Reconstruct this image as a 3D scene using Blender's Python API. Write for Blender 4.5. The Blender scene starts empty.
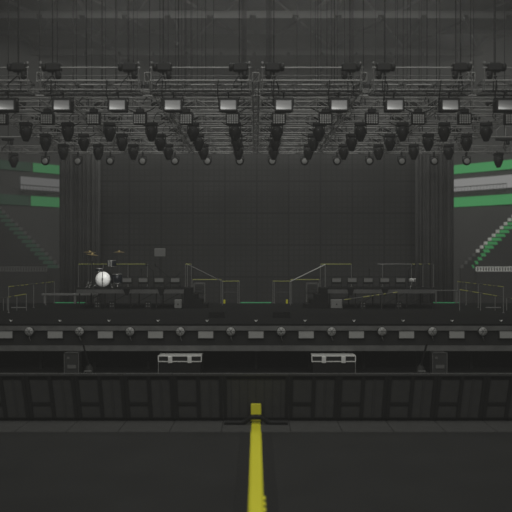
import bpy, math, random
from mathutils import Vector, Matrix
random.seed(7)
S = bpy.context.scene
C = S.collection
PI = math.pi
F = 711.0          # focal length in pixels (50 mm on a 36 mm sensor)
CX = 255.6
E = 4.8            # eye height above the arena floor

def X(px, y): return (px - CX) * y / F
def Zz(py, y): return E - (py - 256) * y / F
def P(px, py, y): return Vector((X(px, y), y, Zz(py, y)))

# ------------------------------------------------------------------ materials
def mat(name, col, rough=0.6, metal=0.0, emit=None, es=0.0, vary=0.0, scale=3.0, bump=0.0):
    m = bpy.data.materials.new(name); m.use_nodes = True
    nt = m.node_tree; b = nt.nodes['Principled BSDF']
    if isinstance(col, (int, float)): col = (col, col, col * 0.95)
    b.inputs['Base Color'].default_value = (*col, 1)
    b.inputs['Roughness'].default_value = rough
    b.inputs['Metallic'].default_value = metal
    if max(col) < .03: b.inputs['Specular IOR Level'].default_value = .15
    if emit:
        b.inputs['Emission Color'].default_value = (*emit, 1)
        b.inputs['Emission Strength'].default_value = es
    if vary or bump:
        tc = nt.nodes.new('ShaderNodeTexCoord')
        n = nt.nodes.new('ShaderNodeTexNoise'); n.inputs['Scale'].default_value = scale
        n.inputs['Detail'].default_value = 6
        nt.links.new(tc.outputs['Object'], n.inputs['Vector'])
        if vary:
            r = nt.nodes.new('ShaderNodeValToRGB')
            r.color_ramp.elements[0].position = .3; r.color_ramp.elements[1].position = .7
            r.color_ramp.elements[0].color = (*[c * (1 - vary) for c in col], 1)
            r.color_ramp.elements[1].color = (*[c * (1 + vary) for c in col], 1)
            nt.links.new(n.outputs['Fac'], r.inputs['Fac'])
            nt.links.new(r.outputs['Color'], b.inputs['Base Color'])
        if bump:
            bp = nt.nodes.new('ShaderNodeBump'); bp.inputs['Strength'].default_value = bump
            nt.links.new(n.outputs['Fac'], bp.inputs['Height'])
            nt.links.new(bp.outputs['Normal'], b.inputs['Normal'])
    return m

M = dict(
    floor=mat('arena_floor', .026, .75, vary=.12, scale=.6),
    plate=mat('foot_plate', .075, .55, vary=.1, scale=4),
    mat=mat('rubber_mat', .022, .8),
    barrier=mat('barrier_sheet', .064, .6, vary=.12, scale=3),
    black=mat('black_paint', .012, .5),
    frame=mat('dark_frame', .026, .6),
    deck=mat('stage_deck', .008, .85, vary=.15, scale=1),
    fascia=mat('fascia_black', .022, .6),
    strip=mat('grey_trim', .11, .5, vary=.2, scale=3),
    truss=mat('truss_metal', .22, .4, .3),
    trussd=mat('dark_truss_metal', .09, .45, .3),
    fixture=mat('fixture_black', .012, .45),
    hoist=mat('hoist_black', .012, .5),
    chain=mat('chain_steel', .012, .8),
    lens=mat('frosted_lens', .25, .4),
    lens2=mat('frosted_panel', .34, .5),
    grid=mat('lamp_cell', .26, .35),
    curtain=mat('black_drape', .062, .85, vary=.15, scale=1.5),
    wall=mat('arena_wall', .088, .8, vary=.12, scale=.15),
    wallb=mat('back_wall', .04, .8, vary=.12, scale=.1),
    ceil=mat('ceiling_steel', .038, .8, vary=.2, scale=.12),
    beam=mat('roof_beam', .056, .8),
    conc=mat('tier_concrete', .05, .85, vary=.1, scale=.4),
    silver=mat('silver_metal', .75, .4, .2),
    rail=mat('rail_steel', .26, .4, .4),
    yellow=mat('yellow_paint', (.78, .74, .03), .5),
    yrail=mat('yellow_rail_tape', (.40, .42, .10), .5),
    drum=mat('white_drum_head', .62, .5),
    shell=mat('drum_shell', (.02, .025, .035), .25),
    chrome=mat('chrome_hoop', .5, .2, .8),
    brass=mat('brass_cymbal', (.32, .24, .10), .35, .6),
    case=mat('case_panel', .03, .5),
    pale=mat('pale_box', .22, .6),
    greenseat=mat('green_seat', (.10, .58, .20), .6),
    whiteseat=mat('white_step_end', .85, .6),
    dimseat=mat('shaded_green_seat', (.08, .16, .11), .7),  # green seat with the dimness of the left stand put into its colour
    dimend=mat('shaded_step_end', .15, .7),  # step end darkened in colour for the rows out of the light
    dim2=mat('unlit_seat', .035, .7),  # unlit part of the right seat rows, shade painted in
    green=mat('green_ribbon', (.02, .12, .04), .5, emit=(.052, .27, .088), es=.72),
    greenl=mat('green_ribbon_faint', (.02, .10, .04), .5, emit=(.035, .15, .055), es=.75),
    greend=mat('green_ribbon_off', (.02, .05, .03), .6, emit=(.02, .04, .026), es=.5),
    white=mat('glowing_concourse_wall', .1, .6, emit=(.26, .26, .255), es=.75),  # emission stands in for light falling on the concourse wall
    whitel=mat('glowing_concourse_wall_faint', .1, .6, emit=(.12, .12, .12), es=.7),  # weaker glow for the dimmer concourse wall at left
    gline=mat('green_edge_tape', (.03, .2, .08), .5, emit=(.03, .20, .08), es=.5),
)

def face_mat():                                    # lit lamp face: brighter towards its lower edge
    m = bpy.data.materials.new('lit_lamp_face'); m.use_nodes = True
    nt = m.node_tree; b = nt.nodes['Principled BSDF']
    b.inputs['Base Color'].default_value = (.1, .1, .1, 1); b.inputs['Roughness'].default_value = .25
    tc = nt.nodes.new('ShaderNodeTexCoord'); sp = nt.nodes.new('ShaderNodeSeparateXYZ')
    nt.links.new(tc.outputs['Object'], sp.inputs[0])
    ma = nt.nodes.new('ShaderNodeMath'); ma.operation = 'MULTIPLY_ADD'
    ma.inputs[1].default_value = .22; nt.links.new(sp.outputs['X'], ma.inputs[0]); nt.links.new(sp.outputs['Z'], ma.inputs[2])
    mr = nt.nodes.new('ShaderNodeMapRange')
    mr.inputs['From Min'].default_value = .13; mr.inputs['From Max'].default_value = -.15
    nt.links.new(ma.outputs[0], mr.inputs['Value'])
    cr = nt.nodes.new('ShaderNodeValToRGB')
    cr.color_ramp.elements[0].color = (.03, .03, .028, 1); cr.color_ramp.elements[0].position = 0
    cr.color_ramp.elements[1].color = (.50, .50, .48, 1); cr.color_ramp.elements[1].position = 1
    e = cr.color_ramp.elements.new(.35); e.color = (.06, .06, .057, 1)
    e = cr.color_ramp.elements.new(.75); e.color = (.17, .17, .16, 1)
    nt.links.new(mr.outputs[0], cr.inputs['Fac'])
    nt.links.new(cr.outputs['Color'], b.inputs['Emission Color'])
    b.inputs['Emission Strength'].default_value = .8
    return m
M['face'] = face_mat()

def screen_mat():                                  # LED wall: fine pixel modules and wider cabinet seams
    m = bpy.data.materials.new('led_modules'); m.use_nodes = True
    nt = m.node_tree; b = nt.nodes['Principled BSDF']; L = nt.links
    tc = nt.nodes.new('ShaderNodeTexCoord'); sp = nt.nodes.new('ShaderNodeSeparateXYZ'); L.new(tc.outputs['Object'], sp.inputs[0])
    def lines(src, period, width):
        a = nt.nodes.new('ShaderNodeMath'); a.operation = 'DIVIDE'; L.new(src, a.inputs[0]); a.inputs[1].default_value = period
        f = nt.nodes.new('ShaderNodeMath'); f.operation = 'FRACT'; L.new(a.outputs[0], f.inputs[0])
        g = nt.nodes.new('ShaderNodeMath'); g.operation = 'LESS_THAN'; L.new(f.outputs[0], g.inputs[0]); g.inputs[1].default_value = width / period
        return g.outputs[0]
    def mx(a, c):
        n = nt.nodes.new('ShaderNodeMath'); n.operation = 'MAXIMUM'; L.new(a, n.inputs[0]); L.new(c, n.inputs[1]); return n.outputs[0]
    fine = mx(lines(sp.outputs['X'], .30, .07), lines(sp.outputs['Z'], .30, .07))
    seam = mx(lines(sp.outputs['X'], 1.79, .09), lines(sp.outputs['Z'], 1.79, .09))
    no = nt.nodes.new('ShaderNodeTexNoise'); no.inputs['Scale'].default_value = .5; L.new(tc.outputs['Object'], no.inputs['Vector'])
    r = nt.nodes.new('ShaderNodeValToRGB'); L.new(no.outputs['Fac'], r.inputs['Fac'])
    r.color_ramp.elements[0].position = .3; r.color_ramp.elements[0].color = (.034, .034, .032, 1)
    r.color_ramp.elements[1].position = .7; r.color_ramp.elements[1].color = (.050, .050, .047, 1)
    m1 = nt.nodes.new('ShaderNodeMix'); m1.data_type = 'RGBA'; L.new(fine, m1.inputs['Factor']); L.new(r.outputs['Color'], m1.inputs[6]); m1.inputs[7].default_value = (.032, .032, .030, 1)
    m2 = nt.nodes.new('ShaderNodeMix'); m2.data_type = 'RGBA'; L.new(seam, m2.inputs['Factor']); L.new(m1.outputs[2], m2.inputs[6]); m2.inputs[7].default_value = (.020, .020, .019, 1)
    L.new(m2.outputs[2], b.inputs['Base Color']); b.inputs['Roughness'].default_value = .7
    return m
M['screen'] = screen_mat()

def dash_mat():                                    # yellow tape dashes on a steel rail
    m = bpy.data.materials.new('dashed_yellow_tape'); m.use_nodes = True
    nt = m.node_tree; b = nt.nodes['Principled BSDF']; L = nt.links
    tc = nt.nodes.new('ShaderNodeTexCoord'); w = nt.nodes.new('ShaderNodeTexNoise'); w.inputs['Scale'].default_value = 3.0
    L.new(tc.outputs['Object'], w.inputs['Vector'])
    r = nt.nodes.new('ShaderNodeValToRGB'); r.color_ramp.interpolation = 'CONSTANT'; L.new(w.outputs['Fac'], r.inputs['Fac'])
    r.color_ramp.elements[0].color = (.07, .07, .06, 1); r.color_ramp.elements[1].position = .5; r.color_ramp.elements[1].color = (.36, .36, .09, 1)
    L.new(r.outputs['Color'], b.inputs['Base Color']); b.inputs['Roughness'].default_value = .5
    return m
M['dash'] = dash_mat()

# ------------------------------------------------------------------ mesh builder
class MB:
    def __init__(s): s.v = []; s.f = []; s.sm = []
    def add(s, vs, fs, smooth=False):
        o = len(s.v); s.v += [tuple(v) for v in vs]
        for f in fs: s.f.append([o + i for i in f]); s.sm.append(smooth)
        return s
    def box(s, x0, x1, y0, y1, z0, z1):
        if x0 > x1: x0, x1 = x1, x0
        vs = [(x, y, z) for x in (x0, x1) for y in (y0, y1) for z in (z0, z1)]
        return s.add(vs, [(0,1,3,2),(4,6,7,5),(0,4,5,1),(2,3,7,6),(0,2,6,4),(1,5,7,3)])
    def cbox(s, x0, x1, y0, y1, z0, z1, c=.02):    # box with chamfered vertical and horizontal rims
        vs = []
        for z, i in ((z0, c), (z0 + c, 0), (z1 - c, 0), (z1, c)):
            a, b_, d, e = x0 + i, x1 - i, y0 + i, y1 - i
            vs += [(a + c, d, z), (b_ - c, d, z), (b_, d + c, z), (b_, e - c, z), (b_ - c, e, z), (a + c, e, z), (a, e - c, z), (a, d + c, z)]
        fs = [tuple(range(7, -1, -1)), tuple(range(24, 32))]
        for k in range(3):
            for j in range(8):
                fs.append((k*8+j, k*8+(j+1)%8, k*8+8+(j+1)%8, k*8+8+j))
        return s.add(vs, fs)
    def tube(s, a, b, r, n=6, r2=None, caps=True):
        a = Vector(a); b = Vector(b); d = (b - a)
        if d.length < 1e-6: return s
        d.normalize(); u = d.orthogonal().normalized(); w = d.cross(u)
        r2 = r if r2 is None else r2
        vs = [a + (u*math.cos(t)+w*math.sin(t))*r for t in [2*PI*i/n for i in range(n)]] + \
             [b + (u*math.cos(t)+w*math.sin(t))*r2 for t in [2*PI*i/n for i in range(n)]]
        s.add(vs, [(i, (i+1) % n, n+(i+1) % n, n+i) for i in range(n)], True)
        if caps: s.add(vs, [tuple(range(n-1, -1, -1)), tuple(range(n, 2*n))])
        return s
    def path(s, pts, r, n=6):
        for a, b in zip(pts, pts[1:]): s.tube(a, b, r, n)
        return s
    def lathe(s, prof, c, axis='Z', n=16):         # prof = [(radius, distance along axis)]
        vs = []
        for r, h in prof:
            for i in range(n):
                t = 2*PI*i/n; p, q = r*math.cos(t), r*math.sin(t)
                vs.append({'Z': (c[0]+p, c[1]+q, c[2]+h), 'Y': (c[0]+p, c[1]+h, c[2]+q), 'X': (c[0]+h, c[1]+p, c[2]+q)}[axis])
        fs = [(k*n+i, k*n+(i+1) % n, (k+1)*n+(i+1) % n, (k+1)*n+i) for k in range(len(prof)-1) for i in range(n)]
        s.add(vs, fs, True)
        s.add(vs, [tuple(range(n-1, -1, -1)), tuple(range((len(prof)-1)*n, len(prof)*n))])
        return s
    def build(s, name, m, parent=None, rec=True):
        me = bpy.data.meshes.new(name); me.from_pydata(s.v, [], s.f)
        me.polygons.foreach_set('use_smooth', s.sm)
        me.materials.append(M[m]); me.validate(); me.update()
        if rec:
            import bmesh
            bm = bmesh.new(); bm.from_mesh(me); bmesh.ops.recalc_face_normals(bm, faces=bm.faces); bm.to_mesh(me); bm.free()
        o = bpy.data.objects.new(name, me); C.objects.link(o)
        if parent: o.parent = parent
        return o

def thing(name, label, cat, loc=(0, 0, 0), group=None, rz=0):
    o = bpy.data.objects.new(name, None); C.objects.link(o); o.location = loc; o.rotation_euler = (0, 0, rz)
    o.empty_display_size = .1
    return tag(o, label, cat, group)
def tag(o, label, cat, group=None):
    o['label'] = label; o['category'] = cat
    if group: o['group'] = group
    return o
def struct(name, mb, m):
    o = mb.build(name, m); o['kind'] = 'structure'; return o
def tree(o, parent=None):
    c = o.copy(); C.objects.link(c)
    if parent: c.parent = parent
    for ch in [k for k in PARENTS.get(o.name, [])]: tree(ch, c)
    return c
PARENTS = {}
def index():
    PARENTS.clear()
    for o in C.objects:
        if o.parent: PARENTS.setdefault(o.parent.name, []).append(o)
def dup(root, loc, label, group=None, rz=None):
    r = tree(root); r.location = loc; r['label'] = label
    if group: r['group'] = group
    if rz is not None: r.rotation_euler = (0, 0, rz)
    return r
ORD = ['leftmost', 'second', 'third', 'fourth', 'fifth', 'sixth', 'seventh', 'eighth', 'ninth', 'tenth',
       'eleventh', 'twelfth', 'thirteenth', 'fourteenth', 'fifteenth', 'sixteenth', 'seventeenth', 'eighteenth']
def nth(i, n):                                     # position words from the nearer side
    if i == 0: return 'leftmost'
    if i == n - 1: return 'rightmost'
    if n % 2 and i == n // 2: return 'middle'
    return ORD[i] + ' from left' if i < n / 2 else ORD[n - 1 - i] + ' from right'

# ------------------------------------------------------------------ arena shell
struct('floor', MB().box(-40, 40, -12, 72, -.2, 0), 'floor')
struct('ceiling', MB().box(-40, 40, -12, 72, E + 18, E + 18.3), 'ceil')
struct('wall_back', MB().box(-40, 40, 68, 68.3, 0, E + 18), 'wallb')
def ribbon(path, z0, z1, t=.12, off=0.0):
    mb = MB()
    for (x0, y0), (x1, y1) in zip(path, path[1:]):
        d = Vector((x1-x0, y1-y0)).normalized(); n = Vector((d.y, -d.x))
        if n.y > 0: n = -n
        a = Vector((x0, y0)) + n*off; b = Vector((x1, y1)) + n*off; c = b + n*t; e = a + n*t
        mb.add([(a.x,a.y,z0),(b.x,b.y,z0),(c.x,c.y,z0),(e.x,e.y,z0),(a.x,a.y,z1),(b.x,b.y,z1),(c.x,c.y,z1),(e.x,e.y,z1)],
               [(0,1,2,3),(4,7,6,5),(0,4,5,1),(1,5,6,2),(2,6,7,3),(3,7,4,0)])
    return mb
WP = [(8, 66.5), (16.2, 62.6), (21.5, 57.5), (27, 50), (31, 38), (33, 20), (34, -10)]
for sd, nm in ((-1, 'left'), (1, 'right')):
    path = [(sd*x, y) for x, y in WP]
    struct('wall_' + nm, ribbon(path, 0, E + 18, .3, -.35), 'wall')
# ribbon displays around the bowl, and glowing bands for the lit concourse wall
def lerp(a, b, t): return (a[0]+(b[0]-a[0])*t, a[1]+(b[1]-a[1])*t)
def sub(px0, px1, sd):
    """piece of the bowl wall path that shows between two pixel columns"""
    pts = []
    for a, b in zip(WP, WP[1:]):
        for k in range(41):
            q = lerp(a, b, k/40); px = CX + sd*q[0]*F/max(q[1], 1)
            if px0 <= px <= px1: pts.append((sd*q[0], q[1]))
    return [pts[0], pts[len(pts)//2], pts[-1]] if len(pts) > 2 else pts
def band(name, px0, px1, sd, up0, up1, m, label, cat='display'):
    o = ribbon(sub(px0, px1, sd), E + up0, E + up1, .12, .0).build(name, m); tag(o, label, cat, 'ribbon boards around the arena bowl')
band('ribbon_or_wall_band', 448, 540, 1, 7.10, 7.85, 'green', 'bright green ribbon board, upper one at right of stage')
band('ribbon_or_wall_band', 448, 540, 1, 5.58, 6.63, 'white', 'pale concourse wall band glowing as if lit, between green boards at right')
band('ribbon_or_wall_band', 448, 540, 1, 4.23, 5.06, 'green', 'bright green ribbon board, lower one at right of stage')
band('ribbon_or_wall_band', 32, 66, -1, 7.10, 7.85, 'greenl', 'short green ribbon board, upper one beside the left curtain')
band('ribbon_or_wall_band', -30, 31.5, -1, 7.10, 7.85, 'greend', 'nearly dark green ribbon board at upper left edge')
band('ribbon_or_wall_band', 19, 66, -1, 5.58, 6.63, 'whitel', 'dull concourse wall band glowing as if lit, between green boards at left')
band('ribbon_or_wall_band', 30, 66, -1, 4.23, 5.06, 'greenl', 'short green ribbon board, lower one beside the left curtain')
band('ribbon_or_wall_band', -30, 29.5, -1, 4.23, 5.06, 'greend', 'nearly dark green ribbon board at lower left edge')
# railings in front of the grey wall bands
def wall_rail(px0, px1, sd, label):
    t = thing('balcony_railing', label, 'railing', (0, 0, 0), 'balcony railings')
    pts = sub(px0, px1, sd); pts = [(p[0]*.985, p[1]*.985) for p in pts]
    z0, z1 = E + 5.38, E + 5.86
    r = MB(); f = MB()
    for a, c in zip(pts, pts[1:]):
        r.tube((*a, z1), (*c, z1), .035); f.tube((*a, z0), (*c, z0), .06)
        n = int(math.dist(a, c)/.28)
        for k in range(n+1):
            q = lerp(a, c, k/n); MB().tube((*q, z0), (*q, z1), .018, 4).build('baluster', 'trussd', t)
            if k % 6 == 0: f.tube((*q, z0), (q[0]/.985, q[1]/.985, z0), .05, 4)
    r.build('handrail', 'trussd', t); f.build('rail_base', 'trussd', t)
wall_rail(448, 507, 1, 'thin balcony railing across the pale wall band at right')
wall_rail(19, 66, -1, 'thin balcony railing across the dull grey wall band at left')

# roof steel
def beam(name, a, b, w, h, m='beam'):
    a, b = Vector(a), Vector(b); d = (b-a).normalized(); n = Vector((-d.y, d.x, 0))*w/2; u = Vector((0, 0, h/2))
    vs = [p + i*n + j*u for p in (a, b) for i in (-1, 1) for j in (-1, 1)]
    return struct(name, MB().add(vs, [(0,1,3,2),(4,6,7,5),(0,4,5,1),(2,3,7,6),(0,2,6,4),(1,5,7,3)]), m)
n_ = 0
for y, z in ((46.0, 17.2), (56.0, 17.6)):
    n_ += 1; beam('trim_%d' % n_, (-22, y, E+z), (22, y, E+z), .3, .34, 'ceil')
for y, z, p, g in ((50.0, 16.85, 3.0, .45), (60.0, 17.1, 2.85, .25)):
    for k in range(-7, 8):
        n_ += 1; beam('trim_%d' % n_, (k*p, y, E+z), (k*p+p-g, y, E+z), .3, .34, 'beam')  # paler lengths with gaps stand in for lit stretches of the beams
    n_ += 1; beam('trim_%d' % n_, (-22, y+.3, E+z+.3), (22, y+.3, E+z+.3), .3, .3, 'ceil')
for k in range(-3, 4):
    n_ += 1; beam('trim_%d' % n_, (k*6.2, 40, E+17.7), (k*6.2, 67, E+17.7), .25, .5, 'ceil')
for k in range(-3, 3):
    n_ += 1; beam('trim_%d' % n_, (k*6.2, 46, E+17.6), (k*6.2+6.2, 60, E+17.6), .16, .2, 'beam')
    n_ += 1; beam('trim_%d' % n_, (k*6.2+6.2, 46, E+17.5), (k*6.2, 60, E+17.5), .16, .2, 'ceil')
for k in range(-3, 3):                             # bracing on the back wall
    n_ += 1
    o = MB().tube((k*6.2, 67.8, E+11), (k*6.2+6.2, 67.8, E+17.6), .13, 6); struct('trim_%d' % n_, o, 'beam')

# ------------------------------------------------------------------ seating tiers
def tiers(sd, nm):
    st = MB(); rows = 17
    for k in range(rows):
        if sd > 0: px, py = 460.5 + 4.0*k, 267 - 3.9*k
        else:      px, py = 60 - 4.3*k, 267 - 4.2*k
        y = 50 + .35*k
        x, z = X(px, y), Zz(py, y) - .08
        w = .95
        x1 = x + (w + .06)*sd
        st.box(x, x + sd*12 if k == 0 else x + sd*9, y, y + .35 if k < rows-1 else y + 1, 0, z)
        t = thing('seat_row', ('green seat row, %s row up in the right stand' if sd > 0 else
                  'shade-darkened green seat row, %s row up in the left stand') % (['bottom']+ORD[1:])[k], 'seating',
                  (x, y + .18, z), 'rows of seats in the %s stand' % nm)
        vis = 1.0 if k else .25
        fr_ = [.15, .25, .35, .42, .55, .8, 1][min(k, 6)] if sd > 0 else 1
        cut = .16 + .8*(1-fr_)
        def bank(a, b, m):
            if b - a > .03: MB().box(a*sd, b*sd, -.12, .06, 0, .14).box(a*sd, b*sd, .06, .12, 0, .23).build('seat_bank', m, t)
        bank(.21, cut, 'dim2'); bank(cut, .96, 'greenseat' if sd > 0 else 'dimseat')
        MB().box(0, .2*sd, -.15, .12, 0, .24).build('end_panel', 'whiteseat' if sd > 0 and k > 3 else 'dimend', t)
    struct('tier_' + nm, st, 'conc')['kind'] = 'structure'
tiers(1, 'right'); tiers(-1, 'left')
def front_rail(x0, x1, y, label, m):
    z0, z1 = Zz(271.5, y), Zz(267, y)
    t = thing('seating_barrier', label, 'railing', ((x0+x1)/2, y, z0), 'barriers in front of the stands')
    w = abs(x1-x0)/2
    MB().tube((-w, 0, z1-z0), (w, 0, z1-z0), .03).tube((-w, 0, .02), (w, 0, .02), .03).build('rail', m, t)
    n = int(2*w/.18)
    for k in range(n+1): MB().box(-w+k*2*w/n-.05, -w+k*2*w/n+.05, -.02, .02, .02, z1-z0).build('baluster', m, t)
    bs = MB().box(min(x0, x1), max(x0, x1), y-.1, y+.4, 0, z0); return bs
b1 = front_rail(X(476, 48), X(545, 48), 48, 'pale slatted barrier in front of the right stand', 'whiteseat')
b2 = front_rail(X(-35, 48), X(46, 48), 48, 'dim slatted barrier in front of the left stand', 'dimend')
struct('trim_%d' % (n_+1), b1, 'conc'); struct('trim_%d' % (n_+2), b2, 'conc')

# ------------------------------------------------------------------ LED wall and curtains
t = thing('led_wall', 'huge unlit video wall of square modules behind the stage', 'screen', (0, 40, 0))
MB().box(-8.95, 8.95, 0, .12, E-2.75, E+6.1).build('display_face', 'screen', t)
MB().box(-8.9, 8.9, .12, .4, E-2.7, E+6.05).build('cabinet_back', 'black', t)
for x in (-8, -4, 0, 4, 8): MB().box(x-.12, x+.12, .1, .4, 0, E-2.7).build('support_post', 'frame', t)
def curtain(x0, x1, y, label, seed):
    rnd = random.Random(seed); n = 120; v = []; zs = (0, E, E+6.5)
    ph = [rnd.uniform(0, 6) for _ in range(3)]
    for z in zs:
        for i in range(n+1):
            u = i/n; x = x0 + (x1-x0)*u
            d = .09*math.sin(u*2*PI*9+ph[0]+.6*math.sin(u*9+ph[1])) + .05*math.sin(u*2*PI*23+ph[2])
            v.append((x + .03*math.sin(u*60+z), y+d, z))
    f = [(k*(n+1)+i, k*(n+1)+i+1, (k+1)*(n+1)+i+1, (k+1)*(n+1)+i) for k in range(2) for i in range(n)]
    mb = MB(); mb.add(v, f, True); o = mb.build('stage_curtain', 'curtain', rec=False)
    md = o.modifiers.new('thick', 'SOLIDIFY'); md.thickness = .02
    tag(o, label, 'curtain', 'curtains beside the video wall')
curtain(X(59, 38.6), X(99, 38.6), 38.6, 'black pleated stage curtain left of the video wall', 3)
curtain(X(415, 38.6), X(452, 38.6), 38.6, 'black pleated stage curtain right of the video wall', 5)

# ------------------------------------------------------------------ trusses
ROWS = [21.8, 26.1, 28.9, 31.6, 34.5, 37.4]
RNAME = ['front', 'second', 'third', 'fourth', 'fifth', 'rearmost']
H = .32; D = .55
def truss_parts(t, L, w, h, m, n=None, along='X', cr=.027, low=None, up=None):
    n = n or max(2, round(L/.5))
    def q(a, b, c): return (a, b, c) if along == 'X' else (b, a, c)
    for j in (0, w):
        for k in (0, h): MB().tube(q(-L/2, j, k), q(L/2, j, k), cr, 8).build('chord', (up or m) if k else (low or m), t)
    br = MB()
    for i in range(n):
        a = -L/2 + L*i/n; b = -L/2 + L*(i+1)/n; fl = i % 2
        for j in (0, w):
            br.tube(q(a, j, 0 if fl else h), q(b, j, h if fl else 0), .012, 5)
        for k in (0, h): br.tube(q(a, 0 if fl else w, k), q(b, w if fl else 0, k), .012, 5)
    for i in range(0, n+1, 2):
        a = -L/2 + L*i/n
        br.path([q(a, 0, 0), q(a, w, 0), q(a, w, h), q(a, 0, h), q(a, 0, 0)], .014, 5)
    br.build('bracing', m, t)
# front row section, with raised rail on posts
fr = thing('lighting_truss', '', 'truss', (0, 0, 0), 'sections of the front lighting truss')
truss_parts(fr, 3.1, D, H, 'trussd', 6, low='black', up='truss')  # light from above painted in: upper chords pale, lower chords black
MB().tube((-1.55, -.02, .71), (1.55, -.02, .71), .022, 8).build('top_rail', 'truss', fr)
MB().tube((-1.5, -.02, .46), (1.5, -.02, .46), .012, 6).build('cable_line', 'trussd', fr)
for sx in (-1, 1):
    for dx in (1.50,):
        p = MB().tube((sx*dx, -.02, -.02), (sx*dx, -.02, .82), .02, 6).lathe([(.03, -.02), (.05, .0), (.05, .07), (.02, .1)], (sx*dx, -.02, .8), 'Z', 8)
        p.build('post', 'trussd', fr)
bk = thing('lighting_truss', '', 'truss', (0, 0, 0), 'x')
truss_parts(bk, 3.1, D, H, 'truss', 6)
index()
CS = [-8.5, -5.1, -1.7, 1.7, 5.1, 8.5]
CS6 = [-11.9] + CS + [11.9]
proto_used = {}
def place(proto, loc, label, group, rz=None):
    if proto.name not in proto_used:
        proto_used[proto.name] = 1; proto.location = loc; proto['label'] = label; proto['group'] = group
        if rz is not None: proto.rotation_euler = (0, 0, rz)
        return proto
    return dup(proto, loc, label, group, rz)
for i, x in enumerate(CS):
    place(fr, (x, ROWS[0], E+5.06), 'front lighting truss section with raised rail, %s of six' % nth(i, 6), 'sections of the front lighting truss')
for r in range(1, 6):
    cs = CS if r < 5 else CS6
    for i, x in enumerate(cs):
        place(bk, (x, ROWS[r], E+5.47), '%s row lighting truss section, %s of %s' % (RNAME[r], nth(i, len(cs)), 'six' if r < 5 else 'eight'),
              'sections of the %s lighting truss' % RNAME[r])
# spines running to the back between the sections
sp = thing('spine_truss', '', 'truss', (0, 0, 0), 'trusses running front to back')
truss_parts(sp, 15.4, .2, .28, 'truss', 12, 'Y', .014); index()
for i, x in enumerate([-10.2, -6.8, -3.4, 0, 3.4, 6.8, 10.2]):
    place(sp, (x-.11, 30.1, E+5.5), 'narrow dark truss running front to back, %s of seven' % nth(i, 7), 'trusses running front to back')
# long pipes beside and between rows
for i, (y, z, x0, x1) in enumerate([(34.3, 5.73, -13, -9.9), (34.3, 5.73, 9.9, 13)]):
    tag(MB().tube((x0, y, E+z), (x1, y, E+z), .05, 8).build('rigging_pipe', 'truss'),
        'bare steel pipe extending beyond the %s end of the truss rows' % ('left', 'right')[i], 'pipe')
pipes = [(24.0, 5.62), (24.9, 5.62), (27.6, 5.62), (30.3, 5.62), (33.1, 5.62), (36.1, 5.62), (25.5, 5.9)]
pn = ['just behind the front truss', 'midway between the front and second trusses', 'between the second and third truss rows', 'between the third and fourth truss rows',
      'between the fourth and fifth truss rows', 'between the fifth and rearmost truss rows', 'above the second truss row, in front of it']
for (y, z), s in zip(pipes, pn):
    t = thing('cable_tray', 'long thin cable tray hung ' + s, 'cable tray', (0, y, E+z), 'cable trays above the stage')
    for j in (0, .16): MB().tube((-10.05, j, 0), (10.05, j, 0), .02, 6).build('side_rail', 'truss', t)
    for k in range(15): MB().box(-10.05+k*1.43, -10.01+k*1.43, 0, .16, -.015, .01).build('rung', 'trussd', t)
    c = MB(); rnd = random.Random(int(y*10)); prev = None
    for k in range(60):
        p = (-10+k*.34, .08+rnd.uniform(-.05, .05), .035+rnd.uniform(-.005, .02)); 
        if prev: c.tube(prev, p, .022, 5)
        prev = p
    c.build('cable_bundle', 'black', t)
# cable swags looping under the trusses
def swag(x0, x1, y, z, sag, label):
    pts = [(x0+(x1-x0)*i/8, y, z - sag*4*(i/8)*(1-i/8)) for i in range(9)]
    tag(MB().path(pts, .02, 5).build('power_cable', 'black'), label, 'cable', 'cables looping below the trusses')

# ------------------------------------------------------------------ chain hoists
ho = thing('chain_hoist', '', 'hoist', (0, 0, 0), 'x')
MB().cbox(-.27, .2, -.14, .14, -.14, .12, .04).build('motor_body', 'hoist', ho)
MB().lathe([(.10, 0), (.13, .02), (.13, .1), (.1, .13)], (.19, 0, 0), 'X', 12).build('end_cap', 'hoist', ho)
MB().lathe([(.06, -.16), (.1, -.1), (.1, .08), (.08, .1)], (-.17, 0, -.2), 'Z', 10).build('chain_bag', 'hoist', ho)
MB().tube((0, 0, -.14), (0, 0, -.26), .03, 8).tube((0, 0, -.24), (.05, 0, -.3), .025, 6).build('hook', 'chain', ho)
MB().tube((0, 0, .1), (0, 0, 11.7), .016, 6).build('chain', 'chain', ho)
MB().path([(0, 0, -.24), (-.07, -.05, -.42), (-.07, -.05, -.72)], .02, 5).path([(0, 0, -.24), (.16, .3, -.55), (.16, .5, -.70)], .02, 5).build('sling', 'black', ho)
index()
for r in range(6):
    cs = CS if r < 5 else CS6
    xs = [x + s*1.17 for x in cs for s in (-1, 1)]
    vis = [x for x in xs if abs(x)*F/ROWS[r] < 258]
    z = E + (5.80 if r == 0 else 6.2)
    for i, x in enumerate(vis):
        place(ho, (x + .02, ROWS[r]+.05, z), 'black chain hoist above the %s truss, %s' % (RNAME[r], nth(i, len(vis))), 'chain hoists over the %s truss' % RNAME[r], (0 if x > 0 else PI) if r == 0 else None)
# loose vertical cables dropping from the roof
rnd = random.Random(11)
for i, px in enumerate([6, 38, 72, 85, 100, 115, 132, 184, 190, 205, 213, 297, 318, 332, 352, 404, 420, 440, 472, 506]):
    y = 30.5 + (i % 3)*2.8; x = X(px, y)
    tag(MB().tube((x, y+.25, E+5.8), (x, y+.25, E+17.95), .018, 5).build('hanging_cable', 'chain'),
        'thin black cable from roof to trusses, %s of the loose ones' % nth(i, 20), 'cable', 'loose cables dropping from the roof')

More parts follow.
